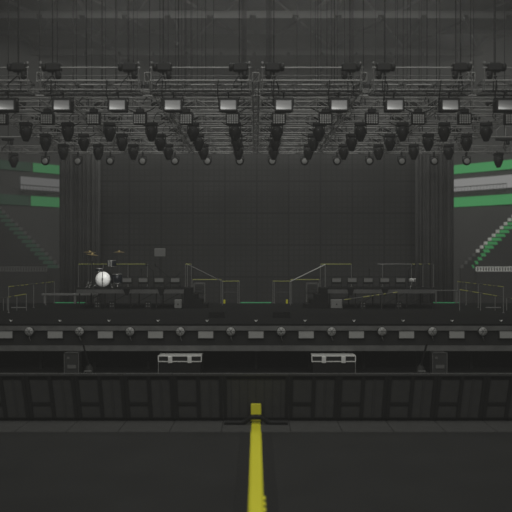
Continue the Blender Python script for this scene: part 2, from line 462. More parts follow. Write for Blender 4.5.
# ------------------------------------------------------------------ lamps on the trusses
wl = thing('wash_light', '', 'stage light', (0, 0, 0), 'x')     # front truss
MB().cbox(-.27, .27, .02, .45, -.175, .175, .03).box(-.29, .29, 0, .06, .14, .19).box(-.29, .29, 0, .06, -.19, -.14).box(-.29, -.235, 0, .06, -.14, .14).box(.235, .29, 0, .06, -.14, .14).build('housing', 'fixture', wl)
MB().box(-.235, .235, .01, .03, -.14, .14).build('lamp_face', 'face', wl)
MB().path([(-.31, .2, 0), (-.31, .2, .24), (.31, .2, .24), (.31, .2, 0)], .018, 6).build('yoke', 'fixture', wl)
MB().path([(0, .2, .24), (0, .2, .34), (0, .05, .38)], .025, 6).box(-.04, .04, .0, .1, .36, .46).build('clamp', 'fixture', wl)
MB().path([(-.3, .12, .15), (-.33, -.0, .35), (-.30, -.04, .75)], .018, 5).build('power_lead', 'black', wl)
bl = thing('blinder_light', '', 'stage light', (0, 0, 0), 'x')   # second truss
MB().cbox(-.245, .245, .01, .26, -.2, .2, .03).build('housing', 'fixture', bl)
g = MB()
for i in range(5):
    for j in range(5): g.box(-.21+i*.085, -.21+i*.085+.058, -.005, .02, -.17+j*.068, -.17+j*.068+.045)
g.build('lamp_cells', 'grid', bl)
MB().path([(-.24, .13, 0), (-.24, .13, .23), (.24, .13, .23), (.24, .13, 0)], .02, 6).build('yoke', 'fixture', bl)
MB().cbox(-.14, .14, .02, .26, .22, .38, .02).box(-.03, .03, .1, .16, .36, .48).build('clamp', 'fixture', bl)
mh = thing('moving_head_light', '', 'stage light', (0, 0, 0), 'x')
MB().cbox(-.235, .235, -.16, .16, -.02, .12, .025).build('base', 'fixture', mh)
for s in (-1, 1): MB().box(s*.1-.02, s*.1+.02, -.03, .03, .1, .2).build('clamp', 'fixture', mh)
for s in (-1, 1): MB().box(s*.215, s*.245, -.05, .05, -.3, -.01).lathe([(.06, -.02), (.07, 0), (.06, .02)], (s*.23, 0, -.27), 'X', 10).build('yoke_arm', 'fixture', mh)
MB().lathe([(.12, -.05), (.19, -.09), (.215, -.2), (.215, -.38), (.18, -.47), (.13, -.58), (.10, -.64), (.08, -.64)], (0, 0, 0), 'Z', 14).build('head', 'fixture', mh)
MB().lathe([(.05, -.655), (.075, -.645), (.08, -.62)], (0, 0, 0), 'Z', 12).build('lens', 'lens', mh)
MB().lathe([(.012, -.012), (.014, 0)], (-.03, -.215, -.2), 'Y', 6).build('indicator', 'lens', mh)
rl = thing('round_light', '', 'stage light', (0, 0, 0), 'x')     # rearmost truss
MB().lathe([(.10, .3), (.19, .2), (.22, .05), (.22, 0), (.16, -.01)], (0, 0, 0), 'Y', 16).build('housing', 'fixture', rl)
MB().lathe([(.145, 0), (.145, -.02), (.12, -.026), (.02, -.03)], (0, 0, 0), 'Y', 16).build('lens', 'lens', rl)
MB().path([(-.21, .1, 0), (-.21, .1, .26), (.21, .1, .26), (.21, .1, 0)], .02, 6).build('yoke', 'fixture', rl)
MB().box(-.04, .04, .05, .2, .26, .5).build('clamp', 'fixture', rl)
index()
DX = 1.7
def xs(n): return [(-n + .5 + k)*DX for k in range(2*n)]
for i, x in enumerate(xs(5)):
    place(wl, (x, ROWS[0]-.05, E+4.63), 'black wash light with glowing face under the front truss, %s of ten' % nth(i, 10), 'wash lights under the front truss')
for i, x in enumerate(xs(6)):
    place(bl, (x, ROWS[1]-.12, E+5.02), 'black gridded blinder light under the second truss, %s of twelve' % nth(i, 12), 'gridded blinders under the second truss')
for r, nn in ((2, 'third'), (3, 'fourth'), (4, 'fifth')):
    for i, x in enumerate(xs(6)):
        place(mh, (x, ROWS[r], E+5.30), 'black moving head hanging down from the %s truss, %s of twelve' % (nn, nth(i, 12)), 'moving heads on the %s truss' % nn, random.uniform(-.3, .3))
x8 = xs(8)
for i, x in enumerate(x8):
    if i in (0, 15):
        place(mh, (x, ROWS[5], E+5.30), 'black moving head at the far %s end of the rearmost truss' % ('left' if i == 0 else 'right'), 'moving heads at the ends of the rearmost truss', .2)
    else:
        place(rl, (x, ROWS[5]-.15, E+4.97), 'small round light with pale lens on the rearmost truss, %s of fourteen' % nth(i-1, 14), 'round lights on the rearmost truss')
# drooping cables between lamps
k = 0
for r in (1, 2, 3):
    for i, x in enumerate((-8.2, -4.8, -1.4, 2.0, 5.4)):
        swag(x, x+1.1, ROWS[r]-.06, E+5.44, .2, 'black cable looping below the %s truss, %s of five' % (RNAME[r], nth(i, 5)))
# small camera on a bracket at the right
t = thing('remote_camera', 'dark remote camera on a thin mast at the upper right edge', 'camera', (X(504, 35), 35, E+5.75))
MB().cbox(-.42, .42, -.15, .15, -.06, .12, .03).build('camera_body', 'frame', t)
MB().tube((.05, 0, .1), (.05, 0, .55), .03, 6).path([(-.35, 0, .1), (-.42, 0, .4), (-.2, 0, .65), (.3, 0, .62)], .015, 5).build('mast', 'truss', t)
MB().path([(0, 0, -.06), (-.1, 0, -.3), (.1, 0, -.5)], .015, 5).build('lead', 'truss', t)

# ------------------------------------------------------------------ stage
DK = E - 2.4; SY = 25.2
stage = thing('concert_stage', 'long black concert stage with two grey trim strips along its front', 'stage', (0, SY, 0))
MB().box(-13.5, 13.5, 0, 11.1, DK-.12, DK).build('deck', 'deck', stage)
def yz(py): return Zz(py, SY)
MB().box(-13.5, 13.5, -.06, .0, yz(330.4), yz(325.8)).build('upper_trim', 'strip', stage)
MB().box(-13.5, 13.5, -.02, .0, yz(325.8), DK).build('deck_edge', 'deck', stage)
MB().box(-13.5, 13.5, .06, .12, yz(346), yz(330)).build('fascia', 'fascia', stage)
MB().box(-13.5, 13.5, -.06, .1, yz(350.8), yz(345.6)).build('lower_trim', 'strip', stage)
MB().box(-13.5, 13.5, 1.6, 1.75, 0, yz(350.8)).build('skirt', 'black', stage)
MB().box(-13.5, 13.5, .14, 1.7, yz(350.8)-.05, yz(350.8)).build('soffit', 'black', stage)
for k in range(-6, 7): MB().box(k*2-.05, k*2+.05, 1.2, 1.3, .62, yz(350.8)-.05).build('support_leg', 'frame', stage)
for k in range(-6, 7): MB().box(k*2-.06, k*2+.06, 10.8, 10.95, 0, DK-.1).build('support_leg', 'frame', stage)
struct('platform_pit', MB().box(-13.5, 13.5, 23.6, 26.8, 0, .62), 'fascia')
# lamps set in the front fascia
sl = thing('panel_light', '', 'stage light', (0, 0, 0), 'x')
MB().box(-.265, .265, -.05, .03, -.125, .125).build('lamp_panel', 'lens2', sl)
MB().box(-.30, -.265, -.06, .03, -.14, .14).box(.265, .30, -.06, .03, -.14, .14).box(-.3, .3, -.06, .03, .125, .15).box(-.3, .3, -.06, .03, -.15, -.125).build('frame', 'frame', sl)
rf = thing('round_front_light', '', 'stage light', (0, 0, 0), 'x')
MB().lathe([(.15, .14), (.17, .1), (.17, -.02), (.13, -.03)], (0, 0, 0), 'Y', 18).build('housing', 'frame', rf)
g = MB().lathe([(.15, -.02), (.15, -.035), (.03, -.038)], (0, 0, 0), 'Y', 18)
g.build('lens', 'lens2', rf)
g = MB()
for a in range(6): g.tube((0, -.042, 0), (.14*math.cos(a*PI/3), -.042, .125*math.sin(a*PI/3)), .008, 4)
g.build('grille', 'frame', rf)
MB().path([(0, -.0, -.17), (.01, -.02, -.24), (.05, .02, -.33)], .014, 5).build('power_lead', 'strip', rf)
index()
sp_ = 50.15*SY/F
for i in range(11):
    place(sl, ((i-5)*sp_, SY+.02, yz(334.5)), 'pale rectangular light panel in the stage front, %s of eleven' % nth(i, 11), 'rectangular lights along the stage front')
for i in range(10):
    place(rf, ((i-4.5)*sp_, SY-.12, yz(331)), 'round grey lamp in the stage front, %s of ten' % nth(i, 10), 'round lamps along the stage front')
ec = thing('edge_clip', '', 'clip', (0, 0, 0), 'x')
MB().cbox(-.04, .04, -.04, .04, 0, .03, .008).build('base', 'frame', ec)
MB().path([(-.05, 0, .09), (0, 0, .03), (.05, 0, .09)], .014, 5).build('prong', 'silver', ec)
index()
for i in range(11):
    place(ec, ((i-5)*49*25.7/F, 25.7, DK), 'tiny metal clip on the stage edge, %s of eleven' % nth(i, 11), 'clips along the stage edge')

# risers
RT = E - 1.5
def riser(x0, x1, side):
    t = thing('stage_riser', 'raised black platform with a grey front edge on the %s of the stage' % side, 'platform', ((x0+x1)/2, 33.75, DK), 'raised platforms')
    w = (x1-x0)/2; h = RT-DK
    MB().box(-w, w, -1.22, 1.35, h-.1, h).build('deck', 'deck', t)
    MB().box(-w, w, -1.26, -1.2, h-.21, h-.03).build('front_edge', 'strip', t)
    n = 4
    for k in range(n+1):
        for y in (-1.1, 1.25): MB().tube((-w+.1+(2*w-.2)*k/n, y, 0), (-w+.1+(2*w-.2)*k/n, y, h-.1), .03, 6).build('leg', 'frame', t)
    for k in range(2):                             # dark gussets hanging over the front edge
        x = (-w + 2*w*(.47, .79)[k]) * (1 if side == 'left' else -1)
        MB().add([(x-.17, -1.3, h+.02), (x+.17, -1.3, h+.02), (x+.06, -1.3, h-.3), (x-.06, -1.3, h-.3), (x-.17, -1.265, h+.02), (x+.17, -1.265, h+.02), (x+.06, -1.265, h-.3), (x-.06, -1.265, h-.3)],
                 [(0,1,2,3),(4,7,6,5),(0,4,5,1),(1,5,6,2),(2,6,7,3),(3,7,4,0)]).build('gusset', 'black', t)
    bs = MB()
    for k in range(n):
        a = -w+.1+(2*w-.2)*k/n; bs.tube((a, -1.1, 0.1), (a+(2*w-.2)/n, -1.1, h-.15), .015, 5)
    bs.build('bracing', 'frame', t)
riser(X(76, 32.5), X(183.5, 32.5), 'left'); riser(X(327.5, 32.5), X(435, 32.5), 'right')
def stairs(side, s):
    x = s*X(184, 33) if s > 0 else -X(184, 33)
    x = X(184, 33) if s > 0 else -X(184, 33)
    t = thing('stage_stairs', 'black steps down to the stage from the %s platform' % side, 'stairs', (x, 33.2, DK), 'black steps')
    n = 4; h = RT-DK
    for k in range(n):
        a = s*(.36 if k == 0 else .36 + .24*k - .0); b = s*(0 if k == 0 else .36 + .24*(k-1))
        z = h*(n-k)/n + (.03 if k == 0 else -.03)
        st_ = MB().box(min(a, b), max(a, b), -.6, .6, 0, z); st_.build('step', 'black', t)
stairs('left', 1); stairs('right', -1)
tag(MB().box(X(42, 36), X(97, 36), 35.85, 36.15, Zz(295.2, 36), Zz(293.4, 36)).box(X(44, 36), X(46, 36), 35.9, 36.1, DK, Zz(295, 36)).box(X(74, 36), X(76, 36), 35.9, 36.1, DK, Zz(295, 36)).box(X(94, 36), X(96, 36), 35.9, 36.1, DK, Zz(295, 36)).build('low_bench', 'pale'),
    'long low grey ledge at the back left of the stage', 'bench')
tag(MB().box(X(434, 36), X(457, 36), 35.9, 36.1, Zz(290.7, 36), Zz(290, 36)).box(X(435, 36), X(436, 36), 35.95, 36.05, DK, Zz(290.7, 36)).box(X(455, 36), X(456, 36), 35.95, 36.05, DK, Zz(290.7, 36)).build('low_rail', 'rail'),
    'thin low grey rail at the back right of the stage', 'railing')
# green edge tapes
for (a, b, s) in ((240, 271, 'in the middle opening of the back rail'), (54.5, 86, 'at the back left of the stage'), (433, 459, 'at the back right of the stage')):
    tag(MB().cbox(X(a, 36.2), X(b, 36.2), 36.17, 36.22, DK, DK+.05, .01).build('edge_strip', 'gline'), 'thin green glowing edge strip ' + s, 'edge strip', 'green edge strips')

# railings
def railing(label, pts, h, posts, top='yrail', mid=True, r=.022, name='handrail_section'):
    """pts: base line as 3-D points; posts: fractions along it"""
    a, b = Vector(pts[0]), Vector(pts[1]); c = (a+b)/2
    t = thing(name, label, 'railing', tuple(a), 'safety railings on the stage')
    d = b - a; u = Vector((0, 0, h))
    MB().tube(u, d+u, r, 6).build('top_rail', top, t)
    if mid: MB().tube(u*.5, d+u*.5, r*.5, 6).build('middle_rail', 'trussd', t)
    for f in posts: MB().tube(d*f, d*f+u, r*.9, 6).lathe([(.05, 0), (.05, .02)], tuple(d*f), 'Z', 8).build('post', 'rail', t)
    return t
railing('side railing with dashed yellow top at far left of the stage', ((-10.42, 29.95, DK), (X(54, 36.1), 36.1, DK)), 1.1, (0, .5, .78, 1), 'dash', False)
railing('side railing with dashed yellow top at far right of the stage', ((10.42, 29.95, DK), (X(457, 36.1), 36.1, DK)), 1.1, (0, .5, .78, 1), 'dash', False)
def ramp_rail(side, s):
    def q(px, py, y): 
        v = P(px, py, y); v.x = -v.x if s > 0 else v.x; return v
    t = thing('ramp_railing', 'lower sloping railing with dashed yellow top at the %s edge' % side, 'railing', (s*10.3, 31.3, DK), 'safety railings on the stage')
    o = Vector(t.location)
    e = 52 if s > 0 else 26
    def ty(px): return 299 - (px+3)*.17
    MB().tube(q(e, ty(e), 31.3)-o, q(-3, 299, 31.3)-o, .022).build('top_rail', 'dash', t)
    for px in (e, 16.5, 7, 3) if s < 0 else (e, 31, 16.5, 5):
        a = q(px, ty(px), 31.3)-o; MB().tube(a, (a.x, a.y, 0), .02).build('post', 'rail', t)
    MB().tube(q(11, 307.6, 31.3)-o, q(26, 307.6, 31.3)-o, .028).build('bottom_rail', 'rail', t)
ramp_rail('left', -1); ramp_rail('right', 1)
railing('yellow topped back railing left of the centre opening', ((X(220.5, 36.1), 36.1, DK), (X(239, 36.1), 36.1, DK)), 1.12, (0, .1, .92, 1))
railing('yellow topped back railing right of the centre opening', ((X(272.5, 36.1), 36.1, DK), (X(291, 36.1), 36.1, DK)), 1.12, (0, .08, .9, 1))
railing('yellow topped back railing behind the left steps', ((X(192, 36.1), 36.1, DK), (X(221, 36.1), 36.1, DK)), 1.2, (0.01,), 'yrail', False)
railing('yellow topped back railing behind the right steps', ((X(290, 36.1), 36.1, DK), (X(319, 36.1), 36.1, DK)), 1.2, (.99,), 'yrail', False)
railing('railing with yellow stretches behind the drum kit', ((X(78, 34.8), 34.8, RT), (X(147, 34.8), 34.8, RT)), 1.1, (0, .36, .72, 1), 'yrail', False)
railing('short yellow topped rail at the head of the left steps', ((X(185, 34.8), 34.8, RT), (X(191, 34.8), 34.8, RT)), 1.1, (0, 1), 'yrail', False)
railing('long yellow topped rail at the head of the right steps', ((X(320, 34.8), 34.8, RT), (X(351, 34.8), 34.8, RT)), 1.1, (0, .15, 1), 'yrail', False)
railing('plain grey rail on the middle of the right platform', ((X(377, 34.8), 34.8, RT), (X(411, 34.8), 34.8, RT)), 1.1, (.15, 1), 'rail', False)
railing('short dashed yellow rail at the right end of the right platform', ((X(412, 34.8), 34.8, RT), (X(433, 34.8), 34.8, RT)), 1.1, (.5, 1), 'dash', False)
railing('thin frame railing at the left end of the deck, beside the left curtain', ((X(74, 36), 36, DK), (X(86, 36), 36, DK)), .5, (0, 1), 'rail', False)
for side, s, a, b in (('left', -1, (187, 264.5), (222, 281.5)), ('right', 1, (325, 264.5), (290, 281.5))):
    t = thing('stair_handrail', 'sloping pale handrail beside the %s steps' % side, 'railing', (0, 0, 0), 'sloping stair handrails')
    p, q = P(*a, 34.0), P(*b, 34.6)
    t.location = (p.x, p.y, RT); o = Vector(t.location)
    MB().tube(p-o, q-o, .025).build('top_rail', 'silver' if s > 0 else 'rail', t)
    MB().tube((0, 0, 0), p-o, .02).build('post', 'rail', t)
    MB().tube((q.x-o.x, q.y-o.y, DK-RT), q-o, .02).build('post', 'rail', t)
for px, s in ((224, 'left'), (286.5, 'right')):
    o = MB().cbox(-.05, .05, -.05, .05, 0, .2, .015); o = o.build('yellow_marker_post', 'yellow'); o.location = (X(px, 35.8), 35.8, DK)
    tag(o, 'stubby yellow post on the deck, %s of the centre opening' % s, 'post', 'stubby yellow posts')
t = thing('ramp_rail', 'low dashed yellow rail climbing in front of the right platform', 'railing', (X(342, 32.2), 32.2, DK))
o = Vector(t.location); a = P(342, 300, 32.2)-o; b = P(398, 292, 32.2)-o
MB().tube(a, b, .022).build('top_rail', 'dash', t)
for f in (0, .35, .7, 1): c = a.lerp(b, f); MB().tube((c.x, c.y, 0), c, .014).build('post', 'trussd', t)

# drum kit
dk = thing('drum_kit', 'drum kit with a white bass drum on the left platform', 'drum kit', (X(102.5, 33.3), 33.3, RT))
def dx(px): return X(px, 33.3) - X(102.5, 33.3)
def dz(py): return Zz(py, 33.3) - RT
R0 = .385
bd = MB().lathe([(R0-.02, .02), (R0, .03), (R0, .5), (R0-.02, .51)], (0, 0, R0+.03), 'Y', 28).build('bass_drum', 'shell', dk)
MB().lathe([(R0-.03, .02), (R0-.03, -.01), (.02, -.015)], (0, 0, R0+.03), 'Y', 28).build('drum_head', 'drum', bd)
MB().lathe([(R0-.03, 0), (R0-.03, -.025), (R0+.01, -.025), (R0+.015, .02), (R0+.01, .05)], (0, .0, R0+.03), 'Y', 28).build('hoop', 'frame', bd) if False else None
hp = MB()
for i in range(28):
    a, b = 2*PI*i/28, 2*PI*(i+1)/28
    hp.tube((R0*math.cos(a), 0, R0+.03+R0*math.sin(a)), (R0*math.cos(b), 0, R0+.03+R0*math.sin(b)), .02, 5)
hp.build('hoop', 'frame', bd)
for s in (-1, 1): MB().tube((s*.3, .1, .25), (s*.46, -.05, 0), .015).build('leg', 'chrome', bd)
def drum(name, px, py, r, h, yy, m='shell'):
    o = MB().lathe([(r-.01, 0), (r, .01), (r, h-.01), (r-.01, h)], (dx(px), yy, dz(py)), 'Z', 18).build(name, m, dk)
    for z in (0, h-.03): MB().lathe([(r+.008, 0), (r+.012, .015), (r+.008, .03)], (dx(px), yy, dz(py)+z), 'Z', 18).build('hoop', 'chrome', o)
    MB().lathe([(r-.01, 0), (r-.02, .01)], (dx(px), yy, dz(py)+h-.005), 'Z', 18).build('drum_head', 'drum', o)
    return o
tm = drum('tom_drum', 111, 266.8, .22, .3, .1)
for a in (-1.75, -1.45, -2.1): MB().tube((dx(111)+.225*math.cos(a), .1+.225*math.sin(a), dz(266.8)+.02), (dx(111)+.225*math.cos(a), .1+.225*math.sin(a), dz(266.8)+.28), .022, 5).build('shell_stripe', 'drum', tm)
MB().tube((dx(108), .25, R0*2), (dx(110), .2, dz(266)), .02).build('tom_mount', 'chrome', dk)
ft = drum('floor_tom', 114.5, 284, .24, .45, .55); 
for a in (0, 2.1, 4.2): MB().tube((dx(114.5)+.25*math.cos(a), .55+.25*math.sin(a), 0), (dx(114.5)+.25*math.cos(a), .55+.25*math.sin(a), .5), .012).build('leg', 'chrome', ft)
sn = drum('snare_drum', 96, 272, .2, .16, .65, 'shell')
MB().tube((dx(96), .65, 0.25), (dx(96), .65, dz(272)), .02).tube((dx(96), .65, .25), (dx(96)-.2, .55, 0), .012).tube((dx(96), .65, .25), (dx(96)+.2, .55, 0), .012).tube((dx(96), .65, .25), (dx(96), .88, 0), .012).build('snare_stand', 'chrome', sn)
def cymbal(px, py, r, yy, tilt, spx):
    c = MB().lathe([(r, 0), (r*.5, .03), (r*.25, .04), (r*.2, .07), (.01, .09)], (0, 0, 0), 'Z', 22).build('cymbal', 'brass', dk)
    c.location = (dx(px), yy, dz(py)); c.rotation_euler = (.06, tilt, 0)
    s = MB().path([(dx(px), yy, dz(py)), (dx(spx), yy, dz(py)-.25), (dx(spx), yy, .25)], .012)
    for a in (.3, 2.4, 4.5): s.tube((dx(spx), yy, .28), (dx(spx)+.25*math.cos(a), yy+.25*math.sin(a), 0.01), .012)
    s.build('cymbal_stand', 'chrome', dk)
cymbal(87, 252.3, .30, .45, .06, 86); cymbal(90.8, 254.8, .30, .2, .16, 90); cymbal(117, 252.2, .27, .4, 0, 117)
MB().lathe([(.17, 0), (.18, .05), (.16, .08)], (dx(104), 1.1, .45), 'Z', 14).tube((dx(104), 1.1, 0), (dx(104), 1.1, .46), .03).build('stool', 'black', dk)

def mic_stand(px, y, base, top, label, boom=None, m='frame'):
    t = thing('microphone_stand', label, 'microphone stand', (X(px, y), y, base), 'microphone stands')
    h = Zz(top, y) - base
    MB().lathe([(.14, 0), (.14, .02), (.03, .04)], (0, 0, 0), 'Z', 12).build('foot', m, t)
    MB().tube((0, 0, .03), (0, 0, h), .016).build('pole', m, t)
    if boom:
        e = (X(boom[0], y)-X(px, y), -.05, Zz(boom[1], y)-base)
        MB().tube((0, 0, h), e, .014).build('boom_arm', m, t)
        MB().lathe([(.02, -.08), (.025, 0), (.04, .03), (.02, .07)], e, 'Z', 8).build('microphone', m, t)
    else: MB().lathe([(.02, -.04), (.025, 0), (.04, .05), (.02, .09)], (0, 0, h), 'Z', 8).build('microphone', m, t)
mic_stand(102, 32.7, RT, 271, 'black microphone stand in front of the bass drum')
mic_stand(153, 33.6, RT, 271, 'boom microphone stand left of the grey square panel', (146, 264.6))
mic_stand(170, 33.4, RT, 278, 'boom microphone stand slanting below the grey square panel', (155, 265), 'frame')
mic_stand(141, 33.9, RT, 270.5, 'thin straight microphone stand right of the drum kit')
mic_stand(369, 33.9, RT, 270.5, 'thin straight microphone stand on the right platform', None)
mic_stand(408, 33.6, RT, 270, 'boom microphone stand at the silver snare on the right platform', (415, 264.6))
mic_stand(92, 32.9, RT, 263, 'thin straight microphone stand left of the bass drum')
# square panel on stand
t = thing('monitor_panel', 'grey square panel on a thin pole on the left platform', 'screen', (X(159.5, 34.5), 34.5, RT))
z = Zz(252.5, 34.5) - RT
MB().cbox(-.27, .27, -.03, .03, z-.2, z+.2, .015).build('panel', 'pale', t)
MB().tube((0, 0.02, .02), (0, .02, z-.18), .015).lathe([(.2, 0), (.2, .02), (.03, .04)], (0, .02, 0), 'Z', 12).build('pole', 'frame', t)
# keyboard on crossed stand
t = thing('keyboard_stand', 'crossed black folding stand near the right end of the left platform', 'stand', (X(172, 33.9), 33.9, RT))
MB().tube((-.4, 0, .02), (.4, 0, .72), .02).tube((-.4, 0, .72), (.4, 0, .02), .02).build('cross_leg', 'frame', t)
for a in (-.4, .4):
    for b in (.02, .72): MB().tube((a, -.15, b), (a, .2, b), .02).build('cross_bar', 'frame', t)
# silver snare
t = thing('silver_snare', 'silver snare drum on a tripod on the right platform', 'drum', (X(412, 33.2), 33.2, RT))
MB().lathe([(.16, 0), (.17, .01), (.17, .14), (.16, .15)], (0, 0, .3), 'Z', 18).build('shell', 'silver', t)
b = MB()
for i in range(10): b.tube((.178*math.cos(i*.628), .178*math.sin(i*.628), .3), (.178*math.cos(i*.628), .178*math.sin(i*.628), .45), .012, 4)
b.build('lugs', 'frame', t)
MB().tube((0, 0, .1), (0, 0, .3), .02).tube((0, 0, .2), (.2, 0, 0), .014).tube((0, 0, .2), (-.14, .14, 0), .014).tube((0, 0, .2), (-.14, -.14, 0), .014).build('tripod', 'chrome', t)
# low lamps along the platforms
ll = thing('floor_lamp_bar', '', 'stage light', (0, 0, 0), 'x')
MB().cbox(-.22, .22, -.08, .1, .2, .5, .02).build('housing', 'frame', ll)
MB().box(-.2, .2, -.1, -.08, .3, .47).build('lens', 'pale', ll)
MB().box(-.24, -.21, -.03, .03, 0, .38).box(.21, .24, -.03, .03, 0, .38).box(-.24, .24, -.06, .06, 0, .02).build('stand', 'frame', ll)
index()
for px, s in ((127, 'left platform, first right of the drum kit'), (143, 'left platform, second right of the drum kit'), (159, 'left platform, below the grey square panel'), (175, 'left platform, nearest the steps'),
              (336, 'right platform, nearest the steps'), (351.5, 'right platform, second from the steps'), (367.5, 'right platform, third from the steps'), (384, 'right platform, fourth from the steps'), (400, 'right platform, beside the silver snare')):
    place(ll, (X(px, 33.0), 33.0, RT), 'low lamp with pale front on the ' + s, 'low lamps along the platforms')
# boxes on the deck
def crate(px0, px1, py0, y, label, m='pale', knob=True):
    t = thing('equipment_box', label, 'box', ((X(px0, y)+X(px1, y))/2, y, DK), 'small boxes on the stage'); w = (X(px1, y)-X(px0, y))/2
    h = Zz(py0, y)-DK
    MB().cbox(-w, w, 0, .3, .02, h, .02).build('body', m, t)
    b = MB()
    for sx in (-1, 1): b.box(sx*w*.8-.03, sx*w*.8+.03, .02, .08, 0, .03); b.box(sx*w*.8-.03, sx*w*.8+.03, .2, .26, 0, .03)
    b.build('feet', 'black', t)
    if knob: MB().lathe([(.035, 0), (.03, -.02)], (0, 0, h/2), 'Y', 10).build('socket', 'frame', t)
crate(174, 181, 299.7, 32.3, 'small pale square box in front of the left platform')
crate(330.5, 342, 299.7, 32.3, 'wide pale box in front of the right platform')
def outline_case(px0, px1, s):
    y = 34.6; t = thing('open_frame_rack', 'open metal frame rack behind the %s steps' % s, 'rack', (X((px0+px1)/2, y), y, DK), 'open frame racks')
    w = (X(px1, y)-X(px0, y))/2; h = Zz(283, y)-DK
    for a in (-w, w):
        for b in (0, .5): MB().tube((a, b, 0), (a, b, h), .018).build('upright', 'rail', t)
    MB().box(-w, w, 0, .5, h-.06, h).build('top_shelf', 'strip', t)
    MB().cbox(-w+.05, w-.05, .1, .45, h*.55, h*.72, .02).build('equipment', 'case', t); MB().box(-w, w, 0, .5, h*.5, h*.55).build('shelf', 'frame', t)
outline_case(193.5, 204, 'left'); outline_case(306.5, 318, 'right')
# sockets
for px, s in ((111.5, 'left platform, below the tom drum'), (147.5, 'left platform, left of the pale box'), (362.5, 'right platform, right of the pale box'), (398.5, 'right platform, below the silver snare'), (97, 'left platform, below the bass drum')):
    t = thing('socket_panel', 'tiny socket panel under the ' + s, 'socket panel', (X(px, 32.35), 32.35, DK), 'socket panels under the platforms')
    MB().box(-.14, .14, 0, .05, 0, .34).build('panel', 'fascia', t)
    for i in (-.055, .055):
        for j in (.12, .24): MB().lathe([(.03, 0), (.025, -.02)], (i, 0, j), 'Y', 8).build('socket', 'pale', t)
# wedge monitors on the deck
def wedge(px, y, w, label):
    t = thing('wedge_monitor', label, 'speaker', (X(px, y), y, DK), 'floor wedge monitors')
    MB().add([(-w, 0, 0), (w, 0, 0), (w, .5, 0), (-w, .5, 0), (-w, 0, .22), (w, 0, .22), (w, .42, .06), (-w, .42, .06)],
             [(0,3,2,1),(4,5,6,7),(0,1,5,4),(1,2,6,5),(2,3,7,6),(3,0,4,7)]).build('cabinet', 'black', t)
    MB().tube((-.08, -.005, .14), (.08, -.005, .14), .012).build('handle', 'frame', t)
wedge(216, 27.6, .3, 'black wedge monitor on the deck, left of centre'); wedge(281, 27.6, .33, 'black wedge monitor on the deck, right of centre')

# ------------------------------------------------------------------ items below the stage front
def flight_case(px0, px1, s):
    y = 24.7; t = thing('flight_case', 'long flight case with bright edged lid under the stage, %s of centre' % s, 'case', (X((px0+px1)/2, y), y, .62), 'flight cases below the stage front')
    w = (X(px1, y)-X(px0, y))/2; h = Zz(355.6, y)-.62; l = Zz(361.6, y)-.62
    MB().box(-w+.03, w-.03, 0.02, .6, 0.0, l).build('body', 'black', t)
    ld = MB().box(-w+.01, w-.01, 0.01, .61, l, h).build('lid', 'fascia', t)
    e = MB()
    for z in (l, h-.02): e.box(-w, w, -.015, .02, z-.012, z+.022)
    for x in (-w, w): e.box(x-.016, x+.016, -.016, .02, l, h)
    e.box(-w, w, 0, .62, h-.005, h+.005)
    e.build('edge_trim', 'silver', ld)
    sx = -w if s == 'left' else w
    MB().box(sx-.012, sx+.012, -.012, .02, 0, l).build('corner_trim', 'rail', t)
    for x in (-w*.45, w*.45):
        MB().cbox(x-.075, x+.075, -.04, .02, l-.05, h-.03, .012).build('latch', 'silver', t)
flight_case(158, 201, 'left'); flight_case(311.5, 355, 'right')
def small_rack(px0, px1, s):
    y = 24.7; t = thing('glass_front_rack', 'small framed equipment rack under the stage at %s' % s, 'rack', (X((px0+px1)/2, y), y, .62), 'small racks below the stage front')
    w = (X(px1, y)-X(px0, y))/2; h = Zz(352.5, y)-.62
    MB().box(-w+.02, w-.02, .03, .45, 0, h-.02).build('cabinet', 'case', t)
    e = MB()
    for x in (-w, w-.02): e.box(x, x+.02, 0, .03, 0, h)
    e.box(-w, w, 0, .03, h-.02, h).box(-w, w, 0, .03, 0, .02); e.build('frame', 'strip', t)
    MB().box(-w*.55, w*.6, 0.0, .03, Zz(368.5, y)-.62, Zz(365, y)-.62).build('front_panel', 'strip', t)
    MB().box(-w*.6, -w*.3, 0.005, .03, Zz(359, y)-.62, Zz(357, y)-.62).build('display', 'strip', t)
small_rack(63.5, 78.5, 'left'); small_rack(432, 447, 'right')
def followspot(px, lean, s):
    y = 24.6; t = thing('floor_spotlight', 'dark hooded spotlight with slanting pole under the stage at %s' % s, 'stage light', (X(px, y), y, .62), 'hooded spotlights below the stage front')
    MB().lathe([(.2, 0), (.2, .06), (.16, .1), (.13, .3), (.05, .42)], (0, .1, 0), 'Z', 12).build('hood', 'frame', t)
    MB().cbox(-.13, .13, -.12, -.04, .17, .23, .01).build('lens_strip', 'strip', t)
    MB().tube((0, .05, .4), (lean*.16, -.1, 1.15), .035).build('pole', 'black', t)
followspot(88, -1, 'left'); followspot(421, 1, 'right')

